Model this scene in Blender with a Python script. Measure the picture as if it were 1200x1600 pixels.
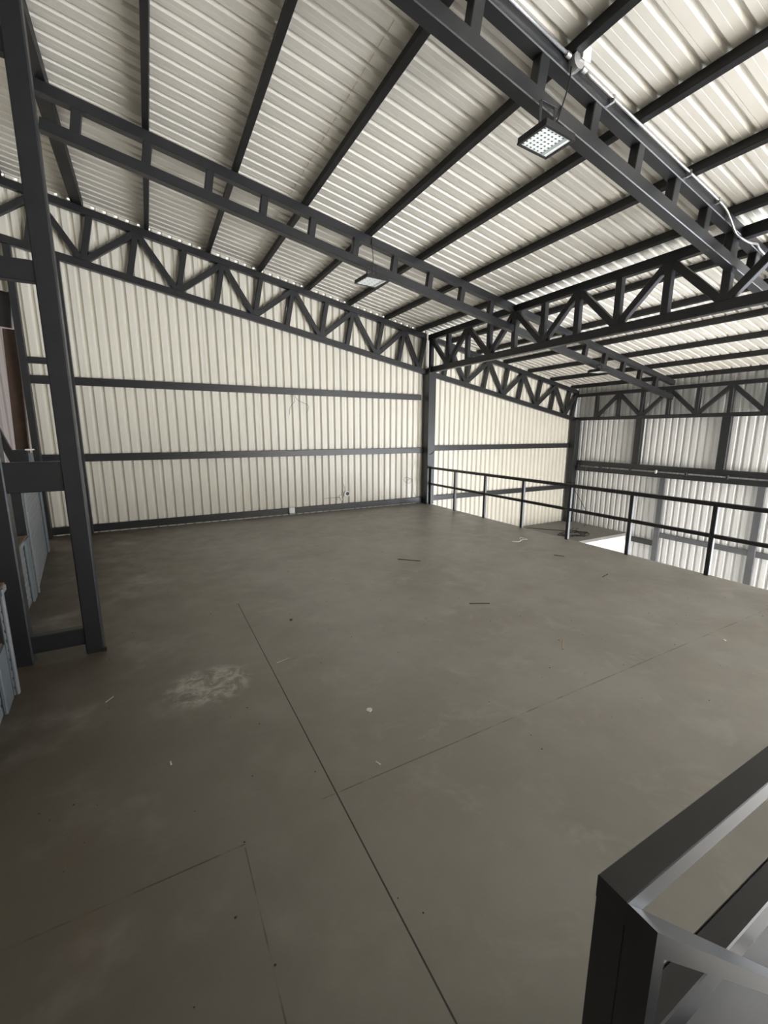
import bpy, bmesh, math, random
from mathutils import Vector, Matrix
random.seed(4)
for o in list(bpy.data.objects): bpy.data.objects.remove(o)
S = bpy.context.scene; COL = S.collection

# ------------------------------------------------------------------ key dimensions (metres, mezzanine floor = 0)
H = 1.65
Y0, X1, X2 = 8.32, 5.628, 10.72          # back wall, mezzanine edge, right wall
RA, RS = 4.792, 0.1861                   # purlin seat: z = RA - RS*x
ZG = -2.75                               # ground floor
ZL = -0.92                               # landing
XW, YW = -2.5, -7.0                      # left wall, front wall
YG3, YG2 = 2.543, 5.711                  # the two ladder girders
def rz(x): return RA - RS*x

# ------------------------------------------------------------------ camera
cd = bpy.data.cameras.new('camera'); cam = bpy.data.objects.new('camera', cd); COL.objects.link(cam)
F, PITCH, YAW, ROLL = 664.72, 0.1858, 0.4986, 0.0016
cd.sensor_fit = 'VERTICAL'; cd.sensor_height = 24.0; cd.lens = F/1600*24.0; cd.clip_start = 0.02; cd.clip_end = 200
fw = Vector((math.sin(YAW)*math.cos(PITCH), math.cos(YAW)*math.cos(PITCH), -math.sin(PITCH)))
rt = Vector((math.cos(YAW), -math.sin(YAW), 0)); up = rt.cross(fw)
r2 = math.cos(ROLL)*rt + math.sin(ROLL)*up; u2 = -math.sin(ROLL)*rt + math.cos(ROLL)*up
M = Matrix((r2, u2, -fw)).transposed().to_4x4(); M.translation = (0, 0, H)
cam.matrix_world = M; S.camera = cam

# ------------------------------------------------------------------ world, lights, exposure
w = bpy.data.worlds.new('world'); S.world = w; w.use_nodes = True
bg = w.node_tree.nodes['Background']; bg.inputs[0].default_value = (0.86, 0.92, 1, 1); bg.inputs[1].default_value = 0.45
def area(name, loc, rot, sx, sy, power, col):
    l = bpy.data.lights.new(name, 'AREA'); l.shape = 'RECTANGLE'; l.size = sx; l.size_y = sy; l.energy = power; l.color = col
    o = bpy.data.objects.new(name, l); COL.objects.link(o); o.location = loc; o.rotation_euler = rot; return o
# daylight entering by the big gate in the front wall (gate x 5.9..10.4, z ground..1.3) and the side door of the bay below
area('gate_daylight', (7.95, YW-0.15, -0.65), (math.radians(90), 0, 0), 4.8, 4.1, 900, (1.0, 0.975, 0.94))
# daylight from the open sliding doorway low in the right wall, outside the picture
area('doorway_daylight', (X2+0.25, -2.6, -1.05), (math.radians(90), 0, math.radians(90)), 3.9, 3.2, 950, (0.86, 0.92, 1.0))
sl_ = bpy.data.lights.new('sun', 'SUN'); sl_.energy = 8; sl_.angle = math.radians(1.5); sl_.color = (1, 0.98, 0.96)
so = bpy.data.objects.new('sun', sl_); COL.objects.link(so); so.location = (8, -14, 12); so.rotation_euler = (math.radians(42), 0, math.radians(-8))
S.view_settings.view_transform = 'Standard'; S.view_settings.look = 'None'; S.view_settings.gamma = 1; S.view_settings.use_curve_mapping = False
S.view_settings.exposure = 0.75

# ------------------------------------------------------------------ materials
def mat(name, col, rough=0.5, metal=0.0, noise=0.0, nscale=6, bump=0.0, col2=None, spec=0.5):
    m = bpy.data.materials.new(name); m.use_nodes = True; nt = m.node_tree; b = nt.nodes['Principled BSDF']
    b.inputs['Roughness'].default_value = rough; b.inputs['Metallic'].default_value = metal
    b.inputs['Base Color'].default_value = (*col, 1); b.inputs['Specular IOR Level'].default_value = spec
    if noise or col2:
        tc = nt.nodes.new('ShaderNodeTexCoord'); n = nt.nodes.new('ShaderNodeTexNoise'); n.inputs['Scale'].default_value = nscale
        n.inputs['Detail'].default_value = 6; n.inputs['Roughness'].default_value = 0.6
        nt.links.new(tc.outputs['Object'], n.inputs['Vector'])
        r = nt.nodes.new('ShaderNodeValToRGB'); r.color_ramp.elements[0].position = 0.35; r.color_ramp.elements[1].position = 0.68
        c2 = col2 or tuple(c*(1-noise) for c in col)
        r.color_ramp.elements[0].color = (*c2, 1); r.color_ramp.elements[1].color = (*col, 1)
        nt.links.new(n.outputs['Fac'], r.inputs['Fac']); nt.links.new(r.outputs['Color'], b.inputs['Base Color'])
        if bump:
            bp = nt.nodes.new('ShaderNodeBump'); bp.inputs['Strength'].default_value = bump; bp.inputs['Distance'].default_value = 0.01
            nt.links.new(n.outputs['Fac'], bp.inputs['Height']); nt.links.new(bp.outputs['Normal'], b.inputs['Normal'])
    return m
STEEL = mat('charcoal_paint', (0.024, 0.025, 0.0275), 0.38, noise=0.18, nscale=9)
PURL = mat('black_purlin_paint', (0.010, 0.0105, 0.012), 0.5, noise=0.15, nscale=9)
SHEET = mat('cream_sheet_metal', (0.74, 0.71, 0.625), 0.38, noise=0.05, nscale=1.3)
ROOF = mat('roof_sheet_metal', (0.80, 0.765, 0.685), 0.36, noise=0.07, nscale=1.1)
RSHEET = mat('white_sheet_metal', (0.88, 0.88, 0.87), 0.4, noise=0.04, nscale=1.5)
WHITE = mat('white_panel', (0.86, 0.86, 0.85), 0.6)
CONC = mat('ground_concrete', (0.62, 0.60, 0.57), 0.8, noise=0.2, nscale=2)
LAND = mat('landing_board', (0.26, 0.25, 0.235), 0.7, noise=0.2, nscale=3)
RUST = mat('rusty_steel', (0.10, 0.062, 0.045), 0.8, noise=0.3, nscale=12)
DUST = mat('dusty_top_board', (0.20, 0.145, 0.10), 0.9, noise=0.3, nscale=10)
CLAD = mat('grey_cladding', (0.23, 0.245, 0.265), 0.5, noise=0.12, nscale=7)
CLADP = mat('grey_cladding_flashing', (0.16, 0.19, 0.21), 0.5, noise=0.12, nscale=7)
SHADEB = mat('under_floor_shade_brown', (0.022, 0.021, 0.019), 0.85, noise=0.25, nscale=4)  # shade under the mezzanine put into the board and tread colour
DOORF = mat('mid_grey_paint', (0.13, 0.135, 0.145), 0.5, noise=0.1, nscale=8)
GALV = mat('galvanised_steel', (0.62, 0.62, 0.62), 0.3, metal=0.85)
BLACK = mat('black_plastic', (0.012, 0.012, 0.013), 0.45)
LENS = mat('lamp_lens', (0.88, 0.92, 0.91), 0.25)
LENSG = mat('lamp_reflector_grey', (0.36, 0.40, 0.40), 0.3)
LED = mat('led_dot', (0.10, 0.11, 0.11), 0.3)
PAPER = mat('paper_scrap', (0.75, 0.72, 0.66), 0.8)
WOOD = mat('wood_sliver', (0.55, 0.45, 0.30), 0.8)
FOAM = mat('white_plaster_foam', (0.85, 0.84, 0.80), 0.8)
OUTW = mat('neighbour_sheet', (0.70, 0.62, 0.58), 0.6)
DIRT = mat('dark_crumb', (0.05, 0.04, 0.03), 0.9)

def floor_material():
    m = bpy.data.materials.new('grey_board_floor'); m.use_nodes = True; nt = m.node_tree; N = nt.nodes; L = nt.links; b = N['Principled BSDF']
    tc = N.new('ShaderNodeTexCoord'); sep = N.new('ShaderNodeSeparateXYZ'); L.new(tc.outputs['Object'], sep.inputs[0])
    def noise(sc, det=6, ro=0.6, dist=0):
        n = N.new('ShaderNodeTexNoise'); n.inputs['Scale'].default_value = sc; n.inputs['Detail'].default_value = det
        n.inputs['Roughness'].default_value = ro; n.inputs['Distortion'].default_value = dist; L.new(tc.outputs['Object'], n.inputs['Vector']); return n.outputs['Fac']
    def mth(op, a, b_=None, c=None):
        n = N.new('ShaderNodeMath'); n.operation = op
        for i, v in enumerate((a, b_, c)):
            if v is None: continue
            if isinstance(v, (int, float)): n.inputs[i].default_value = v
            else: L.new(v, n.inputs[i])
        return n.outputs[0]
    def sm(v, lo, hi, a=0.0, b_=1.0):
        n = N.new('ShaderNodeMapRange'); n.interpolation_type = 'SMOOTHSTEP'; L.new(v, n.inputs[0])
        for i, q in enumerate((lo, hi, a, b_)): n.inputs[i+1].default_value = q
        return n.outputs[0]
    def mix(f, a, b_):
        n = N.new('ShaderNodeMix'); n.data_type = 'RGBA'
        if isinstance(f, (int, float)): n.inputs[0].default_value = f
        else: L.new(f, n.inputs[0])
        for i, v in ((6, a), (7, b_)):
            if isinstance(v, tuple): n.inputs[i].default_value = (*v, 1)
            else: L.new(v, n.inputs[i])
        return n.outputs[2]
    X, Y = sep.outputs[0], sep.outputs[1]
    c = mix(sm(noise(0.9, 4), 0.35, 0.65), (0.30, 0.284, 0.258), (0.355, 0.342, 0.316))
    c = mix(sm(noise(3.2, 8, 0.7, 0.6), 0.50, 0.72, 0, 0.6), c, (0.42, 0.40, 0.365))     # pale scuffs
    c = mix(sm(noise(2.1, 6, 0.6, 1.2), 0.52, 0.78, 0, 0.35), c, (0.33, 0.25, 0.215))     # reddish dust
    c = mix(mth('MULTIPLY', sm(X, -1.0, 1.6, 0.95, 0), sm(noise(1.6, 5), 0.1, 0.5)), c, (0.085, 0.066, 0.044))  # brown dust at left, plus painted-in shade deepening towards the parapet
    # pale spilled patch
    dx = mth('DIVIDE', mth('SUBTRACT', X, 0.215), 0.26); dy = mth('DIVIDE', mth('SUBTRACT', Y, 2.80), 0.22)
    d = mth('ADD', mth('MULTIPLY', dx, dx), mth('MULTIPLY', dy, dy))
    patch = mth('MULTIPLY', sm(d, 0.2, 1.5, 1, 0), sm(noise(7, 8, 0.7, 1.2), 0.40, 0.62))
    c = mix(mth('MULTIPLY', patch, 0.75), c, (0.60, 0.57, 0.52))
    # board joints
    def joint(coord, at, hw, other, lo, hi, k):
        a = sm(mth('ABSOLUTE', mth('SUBTRACT', coord, at)), hw*0.5, hw*1.3, 1, 0)
        q = mth('MULTIPLY', a, mth('MULTIPLY', mth('GREATER_THAN', other, lo), mth('LESS_THAN', other, hi)))
        return mth('MULTIPLY', q, k)
    faint = sm(noise(6, 3), 0.40, 0.58, 0.15, 1)
    j = joint(X, 0.622, 0.0035, Y, 0.5, 4.12, 0.95)
    for args in ((X, 0.197, 0.003, Y, -3, 1.53, 0.5), (Y, 1.545, 0.004, X, -0.9, 0.2, 0.6), (Y, 1.60, 0.004, X, 0.55, 5.6, 0.5),
                 (Y, 2.86, 0.004, X, 0.62, 0.9, 0.4), (X, 3.06, 0.003, Y, 1.6, 1.75, 0.4), (Y, 4.12, 0.003, X, 1.2, 3.5, 0.25)):
        j = mth('MAXIMUM', j, mth('MULTIPLY', joint(*args), faint))
    c = mix(j, c, (0.02, 0.018, 0.015))
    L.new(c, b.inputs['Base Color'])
    L.new(sm(noise(4, 6), 0.3, 0.7, 0.36, 0.52), b.inputs['Roughness']); b.inputs['Specular IOR Level'].default_value = 0.45
    bp = N.new('ShaderNodeBump'); bp.inputs['Strength'].default_value = 0.15; bp.inputs['Distance'].default_value = 0.01
    L.new(noise(14, 6), bp.inputs['Height']); L.new(bp.outputs['Normal'], b.inputs['Normal'])
    return m
FLOOR = floor_material()

# ------------------------------------------------------------------ mesh helpers
def V(*a): return Vector(a)
def beam(bm, A, B, w, h, upv=(0, 0, 1), ch=0.006):
    """box section from A to B; w across, h along the up vector, chamfered edges, capped"""
    A, B = Vector(A), Vector(B); d = (B-A).normalized(); upv = Vector(upv)
    side = d.cross(upv)
    if side.length < 1e-4: side = d.cross(Vector((0, 1, 0)))
    side.normalize(); u = side.cross(d).normalized()
    ch = min(ch, w*0.3, h*0.3); a, b = w/2, h/2
    pts = [(a, b-ch), (a-ch, b), (-a+ch, b), (-a, b-ch), (-a, -b+ch), (-a+ch, -b), (a-ch, -b), (a, -b+ch)]
    r0 = [bm.verts.new(A+side*x+u*y) for x, y in pts]; r1 = [bm.verts.new(B+side*x+u*y) for x, y in pts]
    for i in range(8):
        k = (i+1) % 8; bm.faces.new((r0[i], r0[k], r1[k], r1[i]))
    bm.faces.new(r0[::-1]); bm.faces.new(r1)
def box(bm, x0, y0, z0, x1, y1, z1, ch=0.0):
    if ch: beam(bm, ((x0+x1)/2, (y0+y1)/2, z0), ((x0+x1)/2, (y0+y1)/2, z1), x1-x0, y1-y0, (0, 1, 0), ch); return
    vs = [bm.verts.new(p) for p in ((x0,y0,z0),(x1,y0,z0),(x1,y1,z0),(x0,y1,z0),(x0,y0,z1),(x1,y0,z1),(x1,y1,z1),(x0,y1,z1))]
    for f in ((3,2,1,0),(4,5,6,7),(0,1,5,4),(1,2,6,5),(2,3,7,6),(3,0,4,7)): bm.faces.new([vs[i] for i in f])
def tube(bm, pts, r, n=10):
    pts = [Vector(p) for p in pts]; rings = []; prev = None
    for i, p in enumerate(pts):
        d = (pts[min(i+1, len(pts)-1)]-pts[max(i-1, 0)]).normalized()
        if prev is None: s = d.orthogonal().normalized()
        else: s = (prev - d*prev.dot(d)).normalized()
        prev = s; t = d.cross(s)
        rings.append([bm.verts.new(p+(s*math.cos(k*2*math.pi/n)+t*math.sin(k*2*math.pi/n))*r) for k in range(n)])
    for a, b in zip(rings, rings[1:]):
        for k in range(n): bm.faces.new((a[k], a[(k+1) % n], b[(k+1) % n], b[k]))
    bm.faces.new(rings[0][::-1]); bm.faces.new(rings[-1])
def smooth_path(ctrl, n=8):
    P = [Vector(p) for p in ctrl]; P = [2*P[0]-P[1]]+P+[2*P[-1]-P[-2]]; out = []
    for i in range(1, len(P)-2):
        for k in range(n):
            t = k/n; a, b, c, d = P[i-1:i+3]
            out.append(0.5*((2*b)+(c-a)*t+(2*a-5*b+4*c-d)*t*t+(3*b-a-3*c+d)*t**3))
    out.append(P[-2]); return out
def obj(name, bm, m, parent=None, base=None, smooth=False):
    """link bm (built in world coordinates) as one mesh object, origin at its base or at its parent's"""
    bmesh.ops.recalc_face_normals(bm, faces=bm.faces)
    if parent is not None: off = Vector(parent['_w'])
    elif base is not None: off = Vector(base)
    else:
        lo = [min(v.co[i] for v in bm.verts) for i in range(3)]; hi = [max(v.co[i] for v in bm.verts) for i in range(3)]
        off = Vector(((lo[0]+hi[0])/2, (lo[1]+hi[1])/2, lo[2]))
    bmesh.ops.translate(bm, verts=bm.verts, vec=-off)
    me = bpy.data.meshes.new(name); bm.to_mesh(me); bm.free(); me.materials.append(m)
    if smooth:
        for p in me.polygons: p.use_smooth = True
    o = bpy.data.objects.new(name, me); COL.objects.link(o); o['_w'] = tuple(off)
    if parent is not None: o.parent = parent if parent.get('_top') else parent; o.location = (0, 0, 0)
    else: o.location = off
    return o
def thing(name, label, cat, loc, group=None):
    o = bpy.data.objects.new(name, None); COL.objects.link(o); o.location = loc; o.empty_display_size = 0.2
    o['_w'] = tuple(loc); o['label'] = label; o['category'] = cat
    if group: o['group'] = group
    return o
def tag(o, label, cat, group=None, kind=None):
    o['label'] = label; o['category'] = cat
    if group: o['group'] = group
    if kind: o['kind'] = kind
    return o
def struct(name, bm, m, base=(0, 0, 0)):
    o = obj(name, bm, m, base=base); o['kind'] = 'structure'; return o
def bmn(): return bmesh.new()
def B1(name, m, parent, A, B, w, h, upv=(0, 0, 1), label=None, ch=0.006):
    bm = bmn(); beam(bm, A, B, w, h, upv, ch); o = obj(name, bm, m, parent)
    if label: o['label'] = label
    return o

# corrugated sheet profile: list of (t, depth) along t0..t1, recess depth d away from the room
def corr(t0, t1, pitch, flat=0.53, slope=0.165, d=0.03, phase=0.0, lap=6):
    out = []; k = math.floor((t0-phase)/pitch); 
    while True:
        s = phase+k*pitch
        if s > t1: break
        f = flat*pitch; q = slope*pitch
        seq = [(s, 0)]
        if lap and k % lap == 0: seq += [(s+f*0.72, 0), (s+f*0.72+0.0005, 0.006), (s+f*0.72+0.0035, 0.006), (s+f*0.72+0.004, 0)]
        seq += [(s+f*0.48, 0), (s+f*0.5, 0.0018), (s+f*0.52, 0)] if not (lap and k % lap == 0) else []
        seq += [(s+f, 0), (s+f+q, d), (s+pitch-q, d)]
        out += seq; k += 1
    out = [p for p in out if t0 < p[0] < t1]
    return [(t0, out[0][1] if out else 0)]+out+[(t1, out[-1][1] if out else 0)]

# ------------------------------------------------------------------ setting: roof sheeting
bm = bmn()
prof = corr(YW-1.2, Y0+0.05, 0.156, phase=0.04, flat=0.66, slope=0.10, d=0.036)
cols = []
for x, dz in ((-2.7, 0), (1.80, 0), (1.801, -0.004), (6.0, -0.004), (X2+0.25, -0.004)):
    cols.append([bm.verts.new((x, y, rz(x)+0.092+d+dz)) for y, d in prof])
for a, b in zip(cols, cols[1:]):
    for i in range(len(prof)-1): bm.faces.new((a[i], a[i+1], b[i+1], b[i]))
struct('ceiling', bm, ROOF)
# back wall sheeting, with the opening left of the corner column
def wall_y(bm, xa, xb, ztop, zbot, Y, sign=1, pitch=0.1466, phase=0.03, d=0.044, lap=6):
    p = corr(xa, xb, pitch, phase=phase, d=d, lap=lap)
    t = [bm.verts.new((x, Y+sign*q, ztop(x))) for x, q in p]; b = [bm.verts.new((x, Y+sign*q, zbot)) for x, q in p]
    for i in range(len(p)-1): bm.faces.new((b[i], b[i+1], t[i+1], t[i]))
bm = bmn()
wall_y(bm, -1.52, X2+0.06, lambda x: rz(x)+0.10, ZG, Y0+0.02)
wall_y(bm, -2.7, -1.52, lambda x: rz(x)+0.10, 3.62, Y0+0.02)
struct('wall_back', bm, SHEET)
def wall_x(bm, ya, yb, ztop, zbot, X, sign=1, pitch=0.1466, phase=0.03, d=0.044, lap=6):
    p = corr(ya, yb, pitch, phase=phase, d=d, lap=lap)
    t = [bm.verts.new((X+sign*q, y, ztop)) for y, q in p]; b = [bm.verts.new((X+sign*q, y, zbot)) for y, q in p]
    for i in range(len(p)-1): bm.faces.new((b[i], b[i+1], t[i+1], t[i]))
bm = bmn()
wall_x(bm, YW, Y0+0.03, rz(X2)+0.10, 0.62, X2+0.06)
wall_x(bm, 5.70, Y0+0.03, 0.62, ZG, X2+0.06)
wall_x(bm, YW, -4.7, 0.62, ZG, X2+0.06)
struct('wall_right', bm, RSHEET)
bm = bmn(); wall_x(bm, YW, Y0, rz(XW)+0.10, ZG, XW, -1); struct('wall_left', bm, SHEET)
# front wall behind the camera, with the gate below right and the opening above
bm = bmn()
wall_y(bm, XW, 5.5, lambda x: rz(x)+0.10, ZG, YW, -1)
wall_y(bm, 5.5, 10.4, lambda x: rz(x)+0.10, 1.50, YW, -1)
wall_y(bm, 10.4, X2+0.06, lambda x: rz(x)+0.10, ZG, YW, -1)
struct('wall_front', bm, SHEET)
bm = bmn(); wall_y(bm, XW, 2.7, lambda x: rz(x)+0.02, ZG, -0.95, -1); struct('wall_light_blocker', bm, SHEET)  # added unseen partition, keeps gate light off the near-left floor

# ------------------------------------------------------------------ setting: floors
HX, HY = 0.69, 0.505          # stair well: x > HX, y < HY
bm = bmn()
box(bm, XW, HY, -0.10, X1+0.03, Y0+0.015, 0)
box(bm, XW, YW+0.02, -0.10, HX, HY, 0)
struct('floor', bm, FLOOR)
bm = bmn(); box(bm, XW-0.3, YW-12, ZG-0.1, X2+0.4, Y0+0.1, ZG); struct('floor_ground', bm, CONC)
# landing over a white panelled room in the far corner
bm = bmn(); box(bm, X1+0.05, 6.46, ZL-0.07, X2+0.02, Y0-0.005, ZL); struct('floor_landing', bm, LAND)
bm = bmn(); box(bm, X1+0.05, 6.47, ZG, X2+0.02, 6.53, ZL-0.07); struct('wall_inner', bm, WHITE)

# ------------------------------------------------------------------ back wall truss and the other trusses
def truss(name, label, P, Q, depthP, depthQ, nodes, webw, chord, loc, first_top, skew=0.0, thick=0.09):
    """P,Q = ends of the top edge; bottom edge lies depth below; nodes = parameters 0..1 of panel points"""
    t = thing(name, label, 'roof truss', loc)
    P, Q = Vector(P), Vector(Q); dn = Vector((0, 0, -1))
    c = chord/2
    tp = lambda k: P.lerp(Q, k)+dn*c
    bt = lambda k: P.lerp(Q, k)+dn*(depthP*(1-k)+depthQ*k-c)
    bs = lambda k: bt(k-skew/(Q-P).length)
    B1('top_chord', STEEL, t, tp(0), tp(1), thick, chord)
    B1('bottom_chord', STEEL, t, bt(0), bt(1), thick, chord)
    top = first_top; prev = None
    nrm = (Q-P).cross(dn).normalized()
    for k in nodes:
        a, b = tp(k), bs(k); ax = (b-a).normalized()
        B1('vertical_web', STEEL, t, a+ax*(c-0.01), b-ax*(c-0.01), thick*0.85, webw, (Q-P).normalized())
        cur = (tp(k)+dn*c*0.6) if top else (bs(k)-dn*c*0.6)
        if prev is not None: B1('diagonal_web', STEEL, t, prev, cur, webw, thick*0.8, nrm)
        prev = cur; top = not top
    return t
L_ = X2+2.5
xsn = [-2.30, -1.74, -1.13, -0.49, 0.10, 0.78, 1.36, 2.00, 2.58, 3.24, 3.79, 4.46, 4.99, 5.52]
xs2 = [6.20, 6.84, 7.39, 8.03, 8.56, 9.22, 9.77, 10.37, 10.66]
yw = Y0-0.055
truss('wall_truss', 'dark steel lattice truss sloping along the top of the left cream back wall', (XW+0.03, yw, rz(XW+0.03)), (X1-0.1, yw, rz(X1-0.1)), 0.85, 0.85,
      [(x-XW-0.03)/(X1-0.1-XW-0.03) for x in xsn], 0.085, 0.105, (XW+0.03, yw, rz(XW)-0.85), True, skew=0.155, thick=0.09)
truss('wall_truss', 'lower lattice truss on the back wall between railing column and far corner', (X1+0.1, yw, rz(X1+0.1)), (X2-0.02, yw, rz(X2-0.02)), 0.85, 0.85,
      [(x-X1-0.1)/(X2-0.02-X1-0.1) for x in xs2], 0.085, 0.105, (X1+0.1, yw, rz(X1)-0.85), True, skew=0.155, thick=0.09)
ye = Y0-0.10; ys = [8.16-0.618*i for i in range(0, 18)]
truss('edge_truss', 'black level lattice truss hanging right above the long railing', (X1, ye, 3.745), (X1, YW+0.1, 3.745), 0.80, 0.80,
      [(ye-y)/(ye-YW-0.1) for y in ys if y > YW+0.2], 0.085, 0.115, (X1, ye, 2.945), True, thick=0.10)
ys = [8.22-0.612*i for i in range(0, 19)]
truss('side_truss', 'grey lattice truss along the top of the far right wall above the door track', (X2-0.06, ye, rz(X2)-0.10), (X2-0.06, YW+0.1, rz(X2)-0.10), 0.72, 0.72,
      [(ye-y)/(ye-YW-0.1) for y in ys if y > YW+0.2 and y < ye], 0.08, 0.085, (X2-0.06, ye, 1.97), False, thick=0.09)

# ------------------------------------------------------------------ ladder girders (chords with upright battens only)
def ladder(name, label, Y, xa, xb, xs):
    t = thing(name, label, 'roof girder', (xa, Y, rz(xa)-0.425))
    c = 0.105
    B1('top_chord', STEEL, t, (xa, Y, rz(xa)-c/2), (xb, Y, rz(xb)-c/2), 0.10, c)
    B1('bottom_chord', STEEL, t, (xa, Y, rz(xa)-0.425+c/2), (xb, Y, rz(xb)-0.425+c/2), 0.10, c)
    for x in xs:
        B1('batten', STEEL, t, (x+0.02, Y, rz(x)-c+0.008), (x-0.02, Y, rz(x)-0.425+c-0.012), 0.085, 0.085, (1, 0, 0))
    return t
ladder('ladder_girder', 'big near ladder girder carrying the conduit and the larger floodlight', YG3, XW+0.05, X2-0.1,
       [2.02-0.59*i for i in range(1, 8)]+[2.02, 2.61, 3.19, 3.77, 4.34, 4.91, 5.46]+[5.98+0.585*i for i in range(8)])
ladder('ladder_girder', 'farther ladder girder with the smaller floodlight, between the near girder and the back wall', YG2, -0.66, X2-0.1,
       [-0.365+0.605*i for i in range(18)])

# ------------------------------------------------------------------ purlins
px = [-2.38, -1.50, -0.63, 0.252, 1.142, 1.98, 2.87, 3.71, 4.56, 5.37, 6.22, 7.07, 7.93, 8.78, 9.64, 10.50]
ordn = ['leftmost', 'second', 'third', 'fourth', 'fifth', 'sixth', 'seventh', 'eighth', 'ninth', 'tenth', 'eleventh', 'twelfth', 'thirteenth', 'fourteenth', 'fifteenth', 'last']
sl = Vector((-RS, 0, -1)).normalized()
for i, x in enumerate(px):
    if i == 0: continue
    bm = bmn(); wdt = 0.14 if i == 2 else 0.062
    beam(bm, (x, YW+0.02, rz(x)+0.0455), (x, Y0, rz(x)+0.0455), wdt, 0.088, (RS, 0, 1), 0.004)
    lab = {1: 'dark roof purlin in the dim strip left of the tall laced column', 2: 'roof purlin at which the farther ladder girder ends on the left', len(px)-1: 'last roof purlin, along the far right wall'}.get(i)
    if not lab: lab = 'black roof purlin, number %s counted from the left in the lit roof' % ['', '', '', 'one', 'two', 'three', 'four', 'five', 'six', 'seven', 'eight', 'nine', 'ten', 'eleven', 'twelve'][i]
    tag(obj('roof_purlin', bm, PURL), lab, 'roof beam', 'purlins under the roof sheeting')

# ------------------------------------------------------------------ columns
def column(label, x0, y0, x1, y1, z0, z1, m=STEEL):
    bm = bmn(); box(bm, x0, y0, z0, x1, y1, z1, 0.008); return tag(obj('steel_column', bm, m), label, 'column')
column('dark column in the back wall where the long railing starts', 5.535, 8.10, 5.735, 8.30, 0.0, 3.03)
column('charcoal column in the far corner where the back and right walls meet', 10.52, 8.09, 10.70, 8.29, ZL, 2.0)
column('thin dark column on the back wall just behind the tall laced column', -1.03, 8.20, -0.93, 8.30, 0, 4.10)
column('dark corner column at the left end of the back wall', -1.555, 8.18, -1.47, 8.30, 0, 4.2)

# laced column close on the left
t = thing('laced_column', 'tall charcoal laced column of two posts and plates standing on the floor at left', 'column', (-0.70, 3.68, 0))
B1('post', STEEL, t, (-0.498, 3.715, 0), (-0.498, 3.715, rz(-0.5)-0.002), 0.115, 0.10, (0, 1, 0), ch=0.008)
B1('post', STEEL, t, (-0.925, 3.715, 0), (-0.925, 3.715, rz(-0.92)-0.002), 0.115, 0.10, (0, 1, 0), ch=0.008)
for z0, z1 in ((0.075, 0.205), (1.24, 1.445), (2.595, 2.725), (3.85, 3.98)):
    B1('lacing_plate', STEEL, t, (-0.88, 3.71, (z0+z1)/2), (-0.54, 3.71, (z0+z1)/2), 0.07, z1-z0)
bm = bmn(); box(bm, -0.46, 3.655, 0, -0.425, 3.67, 0.03); obj('foot_plate', bm, STEEL, t)

# ------------------------------------------------------------------ wall girts
def girt(label, A, B, h=0.12, m=STEEL):
    bm = bmn(); beam(bm, A, B, 0.05, h, (0, 0, 1), 0.004); return tag(obj('wall_girt', bm, m), label, 'wall rail')
yg = Y0-0.015
girt('upper horizontal wall rail on the back wall, left of the railing post', (-0.93, yg, 2.415), (5.46, yg, 2.415))
girt('short upper rail of the back wall, left of the laced column, lower of two', (-1.47, yg, 2.415), (-1.03, yg, 2.415))
girt('short upper rail of the back wall, left of the laced column, upper of two', (-1.47, yg, 2.69), (-1.03, yg, 2.69), 0.09)
girt('middle horizontal wall rail at eye level on the back wall', (-0.93, yg, 1.237), (5.53, yg, 1.237))
girt('short middle rail of the back wall left of the laced column', (-1.47, yg, 1.237), (-1.03, yg, 1.237))
girt('bottom rail of the back wall just above the floor', (-0.93, yg, 0.088), (5.53, yg, 0.088))
girt('short bottom rail of the back wall at the far left corner', (-1.47, yg, 0.088), (-1.03, yg, 0.088))
girt('middle rail of the back wall beyond the railing, above the drop', (5.74, yg, 1.28), (10.52, yg, 1.28))
girt('lower rail of the back wall seen through the long railing', (5.74, yg, 0.10), (10.52, yg, 0.10))

# ------------------------------------------------------------------ right wall: posts, lintel, track, sliding door
xr = X2-0.01
def wpost(label, y, z0, z1, w_=0.17):
    bm = bmn(); beam(bm, (xr, y, z0), (xr, y, z1), 0.09, w_, (0, 1, 0), 0.005); return tag(obj('wall_post', bm, STEEL), label, 'wall post')
wpost('upper post on the right wall nearest the far corner', 6.42, 0.87, 2.0)
wpost('upper post on the right wall nearer the picture edge', 4.58, 0.87, 2.0)
wpost('upper post on the right wall outside the right picture edge', 2.72, 0.87, 2.0)
girt('long lintel beam across the right wall above the door track', (xr-0.01, Y0-0.12, 0.80), (xr-0.01, -0.6, 0.80), 0.13)
t = thing('door_track', 'sliding door track with a gap under the lintel of the right wall', 'door track', (xr-0.05, Y0-0.12, 0.58))
B1('rail', STEEL, t, (xr-0.06, Y0-0.12, 0.645), (xr-0.06, -0.6, 0.645), 0.06, 0.115)
for y in (8.0, 7.3, 6.5, 5.86, 5.2, 4.4):
    B1('hanger', GALV if y in (5.86,) else STEEL, t, (xr-0.07, y, 0.68), (xr-0.07, y, 0.76), 0.05, 0.05, (0, 1, 0))
girt('short lower rail of the right wall beside the sliding door', (xr, 6.44, -1.04), (xr, 5.78, -1.04), 0.13)
girt('short pale rail of the right wall beside the sliding door stile', (xr, 8.1, 0.10), (xr, 5.78, 0.10), 0.05)
bm = bmn(); wall_x(bm, -0.5, 5.72, 0.58, ZG, X2+0.01)
door = struct('door_1', bm, RSHEET)
for y in (5.70, 3.8, 1.9): B1('door_stile', DOORF, door, (xr-0.03, y, ZG+0.02), (xr-0.03, y, 0.58), 0.05, 0.13, (0, 1, 0))
B1('door_rail', DOORF, door, (xr-0.02, 5.7, -0.80), (xr-0.02, -0.5, -0.80), 0.05, 0.12)

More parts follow.
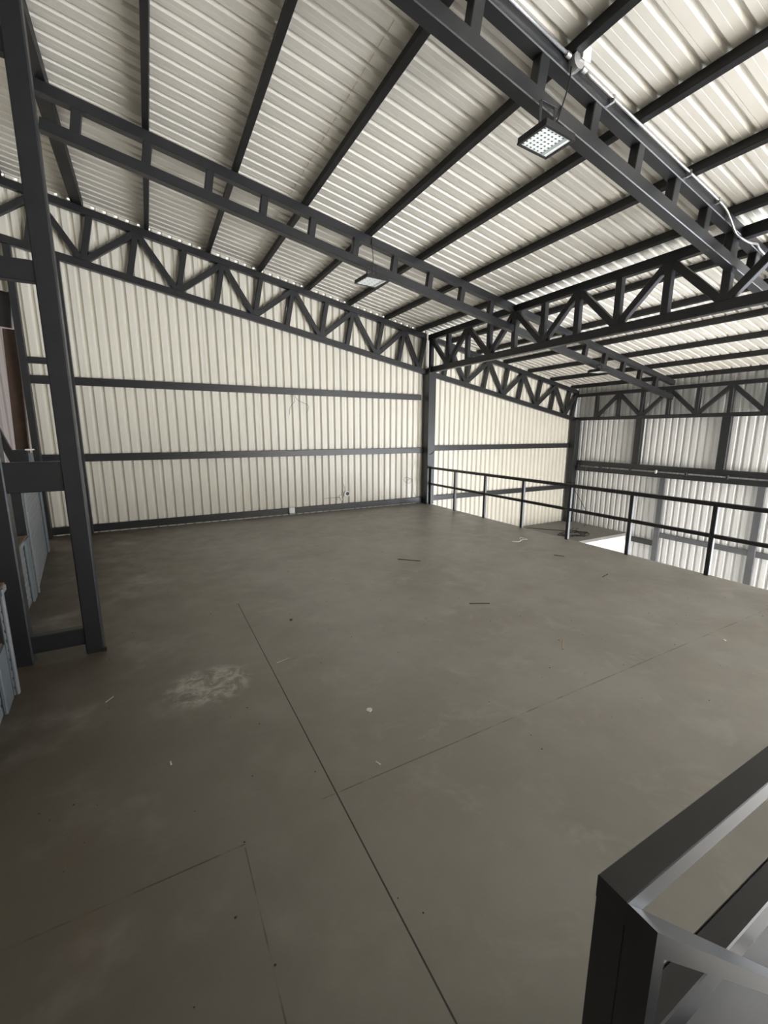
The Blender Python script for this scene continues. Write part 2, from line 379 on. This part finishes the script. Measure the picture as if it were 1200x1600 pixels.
# ------------------------------------------------------------------ long railing on the mezzanine edge
t = thing('guard_railing', 'long black two-rail guard railing along the mezzanine edge', 'railing', (X1, 8.09, 0))
B1('top_rail', STEEL, t, (X1, 8.11, 0.845), (X1, YW+0.3, 0.845), 0.055, 0.05)
B1('mid_rail', STEEL, t, (X1, 8.11, 0.475), (X1, YW+0.3, 0.475), 0.045, 0.045)
for i in range(12):
    y = [8.07, 7.18, 6.245, 5.275, 4.33, 3.36, 2.39][i] if i < 7 else 2.39-0.965*(i-6)
    B1('post', STEEL, t, (X1, y, 0), (X1, y, 0.82), 0.05, 0.05, (0, 1, 0))
# ------------------------------------------------------------------ stair guard right at the camera
XP = 0.645
t = thing('stair_guard', 'charcoal guard frame around the stair well, close in the lower right corner', 'railing', (XP, 0.345, 0))
B1('newel_post', STEEL, t, (XP+0.0275, 0.345, 0), (XP+0.0275, 0.345, 0.816), 0.055, 0.055, (0, 1, 0), ch=0.002)
B1('top_rail', STEEL, t, (XP, 0.345, 0.8405), (5.55, 0.345, 0.8405), 0.055, 0.049, ch=0.002)
for x in (2.6, 4.3): B1('post', STEEL, t, (x, 0.345, 0), (x, 0.345, 0.82), 0.05, 0.05, (0, 1, 0))
def prism(name, m, parent, poly, y0, y1):
    bm = bmn(); a = [bm.verts.new((x, y0, z)) for x, z in poly]; b = [bm.verts.new((x, y1, z)) for x, z in poly]
    bm.faces.new(a); bm.faces.new(b[::-1])
    for i in range(len(poly)): bm.faces.new((a[i], a[(i+1) % len(poly)], b[(i+1) % len(poly)], b[i]))
    return obj(name, bm, m, parent)
t = thing('stair_handrail', 'sloping stair handrail running down to the right from the near newel post', 'handrail', (XP, 0.29, 0))
SS = 0.93
prism('newel_post', STEEL, t, [(XP, -0.1), (XP, 0.817), (XP+0.036, 0.817-0.036*SS), (XP+0.036, -0.1)], 0.268, 0.317)
prism('sloping_rail', STEEL, t, [(XP, 0.865), (XP+3.3, 0.865-3.3*SS), (XP+3.3, 0.817-3.3*SS), (XP, 0.817)], 0.268, 0.317)
prism('lower_sloping_rail', STEEL, t, [(XP+0.036, 0.42), (XP+3.3, 0.42-3.264*SS), (XP+3.3, 0.37-3.264*SS), (XP+0.036, 0.37)], 0.272, 0.312)
# beam trimming the stair well
bm = bmn(); beam(bm, (XP, 0.465, -0.068), (X1-0.13, 0.465, -0.068), 0.076, 0.13, (0, 0, 1), 0.005)
tag(obj('trimmer_beam', bm, STEEL), 'steel trimmer beam along the floor edge of the stair well', 'beam')
bm = bmn(); box(bm, 0.55, YW+0.05, ZG, 0.62, Y0-0.1, -0.11); o = struct('wall_under_added', bm, LAND)
bm = bmn(); box(bm, 0.63, 0.51, ZG, X1-0.13, 0.57, -0.11); o = struct('wall_under_added', bm, SHADEB)  # added dark board standing in for the shade below the mezzanine
# stairs below
t = thing('staircase', 'steel stair flight going down under the near guard frame', 'stairs', (0.8, 0.2, ZG))
for y in (0.25, -0.75):
    B1('stringer', STEEL, t, (0.72, y, -0.10), (3.35, y, ZG+0.12), 0.05, 0.18)
for i in range(12):
    x = 0.86+0.212*i; z = -0.12-0.20*i
    bm = bmn(); box(bm, x-0.13, -0.725, z-0.04, x+0.13, 0.225, z, 0.004); obj('tread', bm, SHADEB, t)

# ------------------------------------------------------------------ clad parapet blocks at left
def block(label, fn, ff, h, depth, flash_far=True):
    """fn, ff = near and far points of the face line on the floor"""
    fn, ff = V(*fn, 0), V(*ff, 0); d = (ff-fn); L = d.length; d.normalize(); nx = V(d.y, -d.x, 0)  # towards the room
    t = thing('clad_parapet', label, 'parapet', fn)
    bm = bmn(); n = max(3, int(h/0.062)); z0 = 0.0; pts = []
    for i in range(n):
        a = h*i/n; b_ = h*(i+1)/n
        pts += [(a, 0), (a+(b_-a)*0.62, 0.0), (a+(b_-a)*0.72, -0.005), (a+(b_-a)*0.9, -0.005)]
    pts.append((h, 0))
    A = [bm.verts.new(fn+nx*q+V(0, 0, z)) for z, q in pts]; B = [bm.verts.new(ff+nx*q+V(0, 0, z)) for z, q in pts]
    bk = -nx*depth
    for i in range(len(pts)-1): bm.faces.new((A[i], B[i], B[i+1], A[i+1]))
    A0, B0, A1, B1_ = [bm.verts.new(p) for p in (fn+bk, ff+bk, fn+bk+V(0, 0, h), ff+bk+V(0, 0, h))]
    bm.faces.new([A0]+A+[A1]); bm.faces.new([B0]+B+[B1_]); bm.faces.new((A0, A1, B1_, B0)); bm.faces.new((A[-1], B[-1], B1_, A1))
    obj('cladding', bm, CLAD, t)
    bm = bmn(); beam(bm, fn-nx*(depth/2-0.006)+V(0, 0, h+0.006), ff-nx*(depth/2-0.006)+V(0, 0, h+0.006), depth+0.01, 0.012); obj('top_board', bm, DUST, t)
    o = B1('edge_flashing', CLAD, t, fn+nx*0.008+d*0.02, fn+nx*0.008+d*0.02+V(0, 0, h), 0.02, 0.04, d)
    B1('edge_flashing', CLAD, t, fn+nx*0.008+V(0, 0, h-0.02), ff+nx*0.008+V(0, 0, h-0.02), 0.016, 0.04)
    if flash_far:
        q = B1('corner_flashing', CLADP, t, ff+nx*0.012-d*0.10, ff+nx*0.012-d*0.10+V(0, 0, h), 0.022, 0.2, d)
        q['label'] = 'bluish corner flashing'
    bm = bmn(); beam(bm, fn-nx*depth/2-d*0.004+V(0, 0, 0.0), fn-nx*depth/2-d*0.004+V(0, 0, h-0.01), depth-0.02, 0.012, d); o = obj('end_panel', bm, STEEL, t); o['label'] = 'dark grey end panel'
block('tallest corrugated grey parapet block with dusty brown top, at the back left', (-1.155, 5.40), (-1.40, 7.44), 1.07, 0.42)
block('low corrugated grey parapet block between the tall one and the laced column', (-1.09, 4.30), (-1.165, 5.32), 0.62, 0.45)
block('small grey parapet block directly left of the laced column foot', (-0.885, 3.27), (-0.895, 3.40), 0.70, 0.40, False)
block('lowest nearest grey parapet block at the left picture edge', (-0.86, 2.55), (-0.915, 3.25), 0.36, 0.40)
# small grey box on the corner parapet
t = thing('switch_box', 'small dark grey box on a post at the left end of the back wall', 'box', (-1.50, 7.3, 1.08))
bm = bmn(); box(bm, -1.60, 7.24, 1.083, -1.43, 7.36, 1.41, 0.01); obj('body', bm, STEEL, t)
bm = bmn(); box(bm, -1.43, 7.24, 1.083, -1.395, 7.36, 1.37, 0.004); o = obj('side_cover', bm, CLADP, t)
bm = bmn(); box(bm, -1.45, 7.22, 1.405, -1.37, 7.34, 1.42, 0.004); o = obj('cap', bm, FOAM, t); o['label'] = 'white cap'
# rusty brace and neighbouring building seen through the gap at left
bm = bmn(); beam(bm, (-1.66, 8.46, 3.12), (-1.86, 8.46, ZG), 0.16, 0.08, (0, 1, 0)); tag(obj('rusty_post', bm, RUST), 'rusty brown steel post in the gap left of the back wall', 'post')
bm = bmn(); beam(bm, (-1.60, 8.46, 3.45), (-2.6, 8.46, 3.55), 0.07, 0.62, (0, 0, 1)); tag(obj('corner_brace', bm, STEEL), 'dark brace above the rusty post at the left picture edge', 'brace')
bm = bmn(); beam(bm, (-2.30, 8.46, 2.7), (-1.78, 8.36, 1.05), 0.09, 0.08, (0, 1, 0)); tag(obj('corner_brace', bm, STEEL), 'dark slanting brace low at the left picture edge beside the rusty post', 'brace')
bm = bmn(); wall_y(bm, -4.5, -1.3, lambda x: 4.4, ZG, 9.6, 1, pitch=0.09, phase=0, d=0.02, lap=0)
for v in bm.verts: pass
o = obj('neighbour_wall', bm, OUTW, base=(-3, 9.6, ZG)); tag(o, 'pale pinkish corrugated wall of the neighbouring building seen through the left gap', 'wall')

# ------------------------------------------------------------------ floodlights
def floodlight(label, c, sx, sy, rows, colsn, rotz=0, tilt=0, cable=None, brk=None, split=False):
    t = thing('floodlight', label, 'floodlight', c, 'floodlights under the girders')
    cx, cy, cz = c
    def xf(bm_):
        bmesh.ops.rotate(bm_, verts=bm_.verts, cent=Vector(c), matrix=Matrix.Rotation(rotz, 3, 'Z') @ Matrix.Rotation(tilt, 3, 'X')); return bm_
    bm = bmn(); b = 0.018
    box(bm, cx-sx/2, cy-sy/2, cz, cx+sx/2, cy+sy/2, cz+0.03, 0.006)
    for a in ((cx-sx/2, cy-sy/2, cx+sx/2, cy-sy/2+b), (cx-sx/2, cy+sy/2-b, cx+sx/2, cy+sy/2), (cx-sx/2, cy-sy/2+b, cx-sx/2+b, cy+sy/2-b), (cx+sx/2-b, cy-sy/2+b, cx+sx/2, cy+sy/2-b)):
        box(bm, a[0], a[1], cz-0.012, a[2], a[3], cz+0.001)
    for i in range(9): box(bm, cx-sx/2+0.02+i*(sx-0.04)/9, cy-sy/2+0.02, cz+0.03, cx-sx/2+0.026+i*(sx-0.04)/9, cy+sy/2-0.02, cz+0.042)
    obj('housing', xf(bm), BLACK, t)
    bm = bmn(); box(bm, cx-sx/2+b, cy-sy/2+b, cz-0.006, cx+sx/2-b, cy+sy/2-b, cz-0.001); ln = obj('lens', xf(bm), LENS, t)
    bm = bmn(); box(bm, cx+sx/2-b-0.062, cy-sy/2+b, cz-0.0075, cx+sx/2-b-0.032, cy+sy/2-b, cz-0.0065); o = obj('reflector_strip', xf(bm), LENSG, ln); o['label'] = 'grey strip beside the light diodes'
    bm = bmn(); ax0, ax1 = cx-sx/2+b+0.014, cx+sx/2-b-0.072; ay0, ay1 = cy-sy/2+b+0.014, cy+sy/2-b-0.014
    for i in range(rows):
        for j in range(colsn):
            x = ax0+(ax1-ax0)*i/(rows-1); y = ay0+(ay1-ay0)*j/(colsn-1)
            box(bm, x-0.006, y-0.005, cz-0.0085, x+0.006, y+0.005, cz-0.0065)
    o = obj('diode_grid', xf(bm), LED, ln)
    # bracket
    bm = bmn(); bz = brk
    for s in (-1, 1):
        pass
    y1 = cy+sy/2-0.02
    beam(bm, (cx-0.07, cy, cz+0.03), (cx-0.07, cy, bz), 0.025, 0.005, (0, 1, 0), 0.001)
    beam(bm, (cx+0.07, cy, cz+0.03), (cx+0.07, cy, bz), 0.025, 0.005, (0, 1, 0), 0.001)
    beam(bm, (cx-0.073, cy, bz), (cx+0.073, cy, bz), 0.025, 0.006, (0, 0, 1), 0.001)
    obj('bracket', bm, BLACK, t)
    if cable:
        bm = bmn(); tube(bm, smooth_path(cable), 0.005, 8); obj('power_cable', bm, BLACK, t, smooth=True)
    return t
LZ = 3.655
floodlight('square black floodlight under the big near ladder girder', (2.625, 2.455, LZ), 0.31, 0.245, 6, 7, rotz=math.radians(3), brk=rz(2.63)-0.425,
           cable=[(2.66, 2.455, LZ+0.04), (2.73, 2.47, 3.80), (2.80, 2.485, 3.95), (2.84, 2.48, 4.08), (2.85, 2.47, rz(2.85)-0.05)])
floodlight('small floodlight under the farther ladder girder, left of the long truss', (2.80, 5.50, 3.63), 0.34, 0.34, 4, 5, rotz=math.radians(4), brk=rz(2.83)-0.425,
           cable=[(2.84, 5.60, 3.67), (2.90, 5.645, 3.95), (2.885, 5.65, 4.12), (2.88, 5.65, rz(2.88)-0.03)])
floodlight('tiny floodlight hanging from the farther ladder girder beyond the long truss', (7.75, 5.55, 2.80), 0.33, 0.27, 4, 4, brk=rz(7.75)-0.425,
           cable=[(7.8, 5.6, 2.84), (7.9, 5.65, 3.0), (7.95, 5.65, 3.2)])

# ------------------------------------------------------------------ conduit along the near girder
yc = YG3-0.075
t = thing('conduit', 'galvanised metal conduit pipe clipped along the near ladder girder', 'conduit', (2.9, yc, rz(2.9)))
c0 = -0.03
bm = bmn(); tube(bm, [(x, yc, rz(x)+c0) for x in (0.8, 1.8, 2.80)], 0.011); obj('pipe', bm, GALV, t, smooth=True)
pp = [(x, yc, rz(x)+c0) for x in (2.97, 3.5, 4.2, 4.9)]+[(5.12, yc, rz(5.12)+c0-0.01), (5.22, yc-0.01, 3.72), (5.36, yc-0.02, 3.61), (5.62, yc-0.03, 3.575), (5.80, yc-0.02, 3.60), (5.93, yc, 3.58), (6.3, yc, 3.50), (7.6, yc, 3.26)]
bm = bmn(); tube(bm, smooth_path(pp, 6), 0.011); obj('pipe', bm, GALV, t, smooth=True)
for x in (2.80, 2.97):
    bm = bmn(); tube(bm, [(x-0.015, yc, rz(x)+c0), (x+0.02, yc, rz(x)+c0-0.005)], 0.018, 12); obj('coupling', bm, GALV, t)
for x in (3.32, 4.45, 4.98):
    bm = bmn(); box(bm, x-0.01, yc-0.014, rz(x)-0.06, x+0.01, yc+0.025, rz(x)-0.012); obj('clip', bm, GALV, t)
t = thing('junction_box', 'small round grey junction box in the conduit above the near floodlight', 'junction box', (2.89, yc, rz(2.89)-0.06))
bm = bmn(); tube(bm, [(2.885, yc+0.028, rz(2.885)-0.035), (2.885, yc-0.03, rz(2.885)-0.035)], 0.052, 20); obj('body', bm, GALV, t)
bm = bmn(); box(bm, 2.90, yc-0.045, rz(2.9)-0.02, 2.985, yc-0.035, rz(2.9)+0.065, 0.004); obj('cover', bm, WHITE, t)

# ------------------------------------------------------------------ small things on the back wall
yb = Y0-0.045
t = thing('wall_outlet', 'small white socket box at the bottom rail of the back wall', 'socket', (2.39, yb, 0.0))
bm = bmn(); box(bm, 2.335, yb-0.035, 0.045, 2.45, yb+0.004, 0.155, 0.006); obj('body', bm, WHITE, t)
bm = bmn(); box(bm, 2.345, yb-0.04, 0.055, 2.44, yb-0.034, 0.145, 0.002); obj('cover_plate', bm, WHITE, t)
t = thing('pipe_hole', 'black hole with white plaster rim low on the back wall', 'pipe outlet', (3.63, Y0-0.02, 0.29))
def disc(bm_, c, r, y, th, n=18, wob=0.0):
    a = [bm_.verts.new((c[0]+math.cos(i*6.283/n)*r*(1+wob*random.uniform(-1, 1)), y, c[1]+math.sin(i*6.283/n)*r*(1+wob*random.uniform(-1, 1)))) for i in range(n)]
    b = [bm_.verts.new((v.co.x, y-th, v.co.z)) for v in a]
    bm_.faces.new(a); bm_.faces.new(b[::-1])
    for i in range(n): bm_.faces.new((a[i], a[(i+1) % n], b[(i+1) % n], b[i]))
bm = bmn(); disc(bm, (3.62, 0.345), 0.065, Y0+0.02, 0.03, wob=0.12); obj('plaster_rim', bm, FOAM, t)
bm = bmn(); disc(bm, (3.635, 0.35), 0.038, Y0-0.011, 0.006); obj('hole', bm, BLACK, t)
bm = bmn(); disc(bm, (3.48, 0.28), 0.035, Y0+0.02, 0.026, wob=0.5); disc(bm, (3.42, 0.26), 0.025, Y0+0.02, 0.026, wob=0.5); disc(bm, (3.50, 0.23), 0.02, Y0+0.02, 0.026, wob=0.5)
tag(obj('plaster_smear', bm, FOAM), 'crumbly white plaster smear beside the black pipe hole', 'plaster')
def wire(label, pts, r=0.003, m=BLACK, cat='wire', name='loose_wire'):
    bm = bmn(); tube(bm, smooth_path(pts), r, 6); return tag(obj(name, bm, m, smooth=True), label, cat)
wire('short stiff wire poking sideways from the plaster smear', [(3.10, yb+0.01, 0.285), (3.25, yb, 0.29), (3.46, yb+0.02, 0.28)])
wire('thin wire standing up between plaster smear and pipe hole', [(3.52, yb+0.02, 0.28), (3.56, yb, 0.45), (3.50, yb, 0.62), (3.515, yb, 0.72)])
wire('thin hanging wire tail below the upper rail of the back wall', [(2.50, yb-0.02, 2.37), (2.53, yb-0.02, 2.24), (2.44, yb-0.01, 2.12), (2.42, yb, 1.98)])
wire('thin bent wire tail right of the other one below the upper rail', [(2.52, yb-0.02, 2.36), (2.60, yb-0.02, 2.25), (2.80, yb-0.01, 2.16), (2.78, yb, 2.02)])
wire('small wire loop on the back wall near the railing post', [(5.10, yb, 0.50), (5.02, yb, 0.58), (5.10, yb, 0.64), (5.22, yb, 0.56), (5.16, yb, 0.49), (5.10, yb, 0.54), (5.20, yb, 0.60), (5.26, yb, 0.52), (5.28, yb, 0.30), (5.36, yb, 0.16)])
wire('thin cable tucked behind the dark column at the railing start', [(5.58, 8.09, 1.15), (5.66, 8.085, 1.17), (5.76, 8.11, 1.26)], 0.006)

# ------------------------------------------------------------------ cable on the landing
zc = ZL+0.008
wire('black cable dropping down the far corner column to the landing', [(10.50, 8.06, 0.55), (10.49, 8.05, 0.2), (10.60, 7.85, -0.2), (10.60, 7.6, -0.55), (10.45, 7.5, zc), (9.9, 7.35, zc)], 0.008, name='power_cable')
wire('black cable lying straight across the landing floor', [(10.0, 7.5, zc), (9.6, 7.35, zc), (9.2, 7.65, zc), (8.95, 8.0, zc), (8.7, 8.1, zc)], 0.008, name='power_cable')
cp = []
for i in range(28):
    a = i*0.75; rr = 0.22+0.10*math.sin(i*1.7); cp.append((9.35+rr*1.5*math.cos(a), 7.0+rr*math.sin(a), zc+0.006*(i % 3)))
wire('tangled black cable coil on the landing behind the railing', cp, 0.008, name='cable_coil', cat='cable')

# ------------------------------------------------------------------ litter on the floor
def scrap(name, label, cat, m, x, y, pts, th=0.003, kindpts=None):
    bm = bmn(); n = len(pts)
    b = [bm.verts.new((x+px_, y+py_, 0.0005)) for px_, py_ in pts]; t_ = [bm.verts.new((x+px_, y+py_, th+0.004*random.random())) for px_, py_ in pts]
    bm.faces.new(b[::-1]); bm.faces.new(t_)
    for i in range(n): bm.faces.new((b[i], b[(i+1) % n], t_[(i+1) % n], t_[i]))
    return tag(obj(name, bm, m), label, cat)
def blob(r, n=7): return [(r*random.uniform(0.7, 1.2)*math.cos(i*6.283/n), r*random.uniform(0.7, 1.2)*math.sin(i*6.283/n)) for i in range(n)]
def sliver(l, w_, a):
    c, s = math.cos(a), math.sin(a); return [(c*u-s*v, s*u+c*v) for u, v in ((-l/2, -w_/2), (l/2, -w_/3), (l/2, w_/3), (-l/2, w_/2))]
scrap('paper_scrap', 'round white scrap on the floor right of the long joint', 'scrap', PAPER, 1.024, 2.062, blob(0.017), 0.006)
scrap('paper_scrap', 'thin white scrap just below the round one on the floor', 'scrap', PAPER, 0.876, 1.666, sliver(0.03, 0.006, 2.0), 0.003)
scrap('paper_scrap', 'tiny white scrap in the dark left part of the floor', 'scrap', PAPER, -0.046, 2.166, sliver(0.025, 0.007, 1.7), 0.003)
scrap('wood_sliver', 'pale straight wood sliver in the middle of the floor', 'sliver', WOOD, 2.736, 2.057, sliver(0.17, 0.008, 0.65), 0.005)
scrap('dark_crumb', 'small dark crumb alone beyond the long floor joint', 'crumb', DIRT, 0.972, 3.512, blob(0.014), 0.006)
scrap('paper_scrap', 'small white crumb near the right picture edge of the floor', 'scrap', PAPER, 3.936, 1.481, blob(0.012), 0.006)
bm = bmn(); tube(bm, smooth_path([(4.72, 4.60, 0.008), (4.83, 4.55, 0.010), (4.93, 4.60, 0.012), (5.0, 4.56, 0.02), (5.04, 4.62, 0.012), (4.99, 4.68, 0.02), (4.93, 4.63, 0.01)]), 0.008, 8)
tag(obj('plastic_strap', bm, PAPER, smooth=True), 'curled white plastic strap on the floor near the railing', 'strap')
for lab, (x, y), l, a, m in (('dark thin stick on the floor right of the middle, below the railing', (4.55, 2.94), 0.16, 0.25, DIRT),
                             ('dark twig on the floor left of the wood sliver', (2.7, 3.0), 0.20, -0.5, DIRT),
                             ('long faint stick on the far floor left of the strap', (2.85, 4.55), 0.30, -0.75, DIRT),
                             ('short dark stick on the floor under the railing near the landing', (4.75, 3.75), 0.13, -0.9, DIRT)):
    scrap('twig', lab, 'twig', m, x, y, sliver(l, 0.006, a), 0.005)
for lab, x, y, l, a in (('thin pale shaving beside the long floor joint', 0.72, 2.87, 0.10, 0.25), ('pale dusty shaving left of the white spilled patch', -0.36, 2.93, 0.06, 0.9)):
    scrap('wood_sliver', lab, 'sliver', WOOD, x, y, sliver(l, 0.004, a), 0.002)
bm = bmn()
for i in range(260):
    x = random.uniform(-0.6, 5.3); y = random.uniform(0.9, 7.2); r = random.uniform(0.002, 0.0055)
    vs = [bm.verts.new((x+r*math.cos(k*1.2566), y+r*math.sin(k*1.2566), 0.0006)) for k in range(5)]; c = bm.verts.new((x, y, r*0.8))
    for k in range(5): bm.faces.new((vs[k], vs[(k+1) % 5], c))
tag(obj('floor_grit', bm, DIRT), 'dark grit and screw heads scattered over the grey floor', 'grit', kind='stuff')

for o in bpy.data.objects:
    if '_w' in o: del o['_w']
